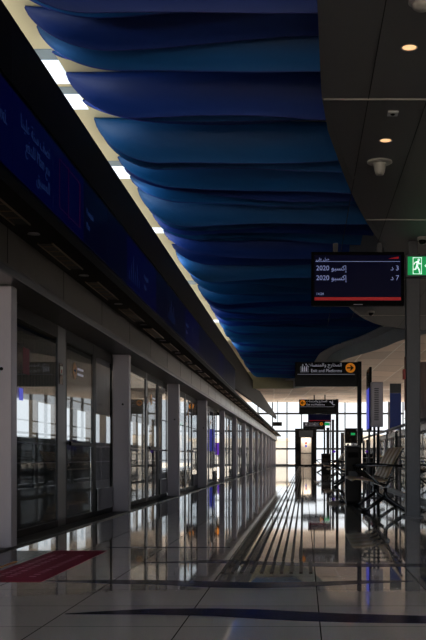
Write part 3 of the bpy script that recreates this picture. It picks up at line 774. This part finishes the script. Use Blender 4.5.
# round hall columns behind the balustrade
for i, (x, y, r) in enumerate(((3.3, 27, .16), (4.6, 40, .18), (4.6, 52, .18))):
    e = empty('column', (x, y, 0), ['slender pale round column behind the balustrade, right of the steel post', 'pale round column behind the balustrade, middle one', 'pale round column far behind the balustrade'][i], 'column', 'round columns behind the balustrade')
    obj('shaft', lathe(B(), [(r,.12),(r,3.6 if i else 3.3)], 24, (x,y,0)), M_steel, e)
    obj('base', lathe(B(), [(r+.08,0),(r+.08,.10),(r+.02,.12)], 24, (x,y,0)), M_steel_d, e)

# ------------------------------------------------------------------ end gate
YG = 86.0
def gx(p): return (p-304)/1000*YG
def gz(p): return H+(457.5-p)/1000*YG
e = empty('end_gate', (gx(305.5), YG, 0), 'dark framed doorway with a pale lit door at the far end of the platform', 'doorway')
bm = B()
box(bm, gx(295), gx(300.3), YG, YG+.5, 0, gz(428.5)); box(bm, gx(312), gx(316.5), YG, YG+.5, 0, gz(428.5)); box(bm, gx(300.3), gx(312), YG, YG+.5, gz(437.5), gz(428.5))
obj('surround', bm, M_fascia, e, .01)
obj('header_panel', box(B(), gx(299), gx(313), YG-.02, YG, gz(437), gz(430.5)), M_steel_d, e)
d = obj('door', box(B(), gx(300.3), gx(312), YG+.3, YG+.36, 0, gz(437.5)), M_gate_in, e)
bm = B(); box(bm, gx(300.3), gx(301), YG+.26, YG+.3, 0, gz(437.5)); box(bm, gx(311.3), gx(312), YG+.26, YG+.3, 0, gz(437.5)); box(bm, gx(300.3), gx(312), YG+.26, YG+.3, gz(453.5), gz(452.8)); box(bm, gx(300.3), gx(312), YG+.26, YG+.3, 0, .12)
obj('door_frame', bm, M_black, d)
obj('notice', disc_y(B(), gx(306), YG+.29, gz(443), .09), M_redp, d)
obj('notice', disc_y(B(), gx(306), YG+.29, gz(446), .09), M_disp, d)
obj('control_box', box(B(), gx(295.5), gx(299.5), YG-.12, YG, gz(451), gz(444)), M_black, e)
l = bpy.data.lights.new('gate_lamp', 'AREA'); l.energy = 14; l.size = .8; l.color = (1,.9,.78)
lo = bpy.data.objects.new('gate_lamp', l); COL.objects.link(lo); lo.location = (gx(306), YG+.02, gz(438.6)); lo.rotation_euler = (math.radians(25),0,0); 
lo.parent = None
e2 = empty('hanging_plate', (-1.9, 78, 3.3), 'small dark plate hanging at the far end of the door soffit', 'sign')
obj('plate', box(B(), (273-304)*.078, (282-304)*.078, 78, 78.1, H+31.5*.078, H+35.5*.078), M_blackg, e2)
obj('stem', box(B(), -2.08, -2.03, 78.03, 78.07, H+35.5*.078, 5.15), M_black, e2)

# opposite platform signs seen through the doors
for (y, x0, x1, z0, z1, m, lab, cat) in ((60, -7.1, -4.9, 3.25, 4.05, M_blackg, 'dark hanging sign seen through the third door bay', 'sign'),):
    e = empty('far_sign', (x0, y, z0), lab, cat)
    p = obj('panel', box(B(), x0, x1, y, y+.1, z0, z1), m, e)
    obj('arrow_disc', disc_y(B(), -6.75, y-.001, z0+.55, .16), M_yel, p); obj('arrow_disc', disc_y(B(), -5.2, y-.001, z0+.45, .16), M_yel, p)
    obj('hanger', box(B(), -6.3, -6.2, y+.02, y+.08, z1, 4.6), M_black, e); obj('hanger', box(B(), -5.6, -5.5, y+.02, y+.08, z1, 4.6), M_black, e)
e = empty('far_billboard', (-7.0, 66, 0), 'blue and violet lit billboard seen through the fourth door bay', 'billboard')
obj('board', box(B(), -7.05, -5.9, 66, 66.1, 1.15, 2.6), M_disp, e)
obj('violet_strip', box(B(), -5.9, -5.6, 66, 66.1, .9, 1.7), M_purp, e)
obj('leg', box(B(), -6.8, -6.7, 66.02, 66.08, 0, 1.15), M_black, e); obj('leg', box(B(), -6.2, -6.1, 66.02, 66.08, -0, 1.15), M_black, e)
bm = B()
for k in range(19): box(bm, -6.53, -6.47, 12+4*k, 12.05+4*k, 0, 1.05)
er = empty('opposite_railing', (-6.7, 40, 0), 'steel railing along the far side of the tracks, seen through the doors', 'railing')
obj('posts', bm, M_steel_d, er)
obj('handrail', tube(B(), [(-6.5,12,1.07),(-6.5,86,1.07)], .03), M_steel, er)
obj('mid_rail', tube(B(), [(-6.5,12,.6),(-6.5,86,.6)], .02), M_steel, er)

# ------------------------------------------------------------------ light
def area(name, loc, rot, sx, sy, e, col=(1,1,1)):
    l = bpy.data.lights.new(name, 'AREA'); l.shape = 'RECTANGLE'; l.size = sx; l.size_y = sy; l.energy = e; l.color = col
    o = bpy.data.objects.new(name, l); COL.objects.link(o); o.location = loc; o.rotation_euler = rot; return o
# fill lamps added unseen in the trough above the black fascia, washing the cream slab and the fin ends
area('cove_fill_added', (-2.2, 15.5, 3.54), (math.radians(180), math.radians(-20), 0), .1, 24, 48, (1,.95,.82))
for k in range(19):  # unseen spots added to brighten the blue fins
    l = bpy.data.lights.new('fin_fill_added', 'SPOT'); l.energy = 8.5; l.spot_size = 2.4; l.spot_blend = 1; l.shadow_soft_size = .08; l.color = (.85,.95,1)
    o = bpy.data.objects.new('fin_fill_added', l); COL.objects.link(o); o.location = (-2.1, 3.6+1.3*k, 3.625)
    o.rotation_euler = Vector((1.0, .7, .06)).to_track_quat('-Z', 'Y').to_euler()
# daylight through the glazing comes from the world
w = bpy.data.worlds.new('sky'); S.world = w; w.use_nodes = True
bg = w.node_tree.nodes['Background']; bg.inputs[0].default_value = (.93,.97,1,1); bg.inputs[1].default_value = 1.5
sl = bpy.data.lights.new('sun', 'SUN'); sl.energy = 14.0; sl.angle = .01; sl.color = (1,.93,.84)
so = bpy.data.objects.new('sun', sl); COL.objects.link(so); so.rotation_euler = (math.radians(-22), math.radians(-18), 0)

# ------------------------------------------------------------------ camera
cam = bpy.data.cameras.new('camera'); cam.sensor_fit = 'HORIZONTAL'; cam.sensor_width = 36; cam.lens = 1000/426*36
cam.shift_x = -(304-213)/426; cam.shift_y = (457.5-320)/426; cam.clip_end = 1000
co = bpy.data.objects.new('camera', cam); COL.objects.link(co); co.location = (0,0,H); co.rotation_euler = (math.pi/2,0,0)
S.camera = co
S.view_settings.view_transform = 'Standard'; S.view_settings.look = 'None'; S.view_settings.gamma = 1
S.view_settings.exposure = 0
S.cycles.use_denoising = True
S.cycles.max_bounces = 10; S.cycles.transparent_max_bounces = 40; S.cycles.glossy_bounces = 6
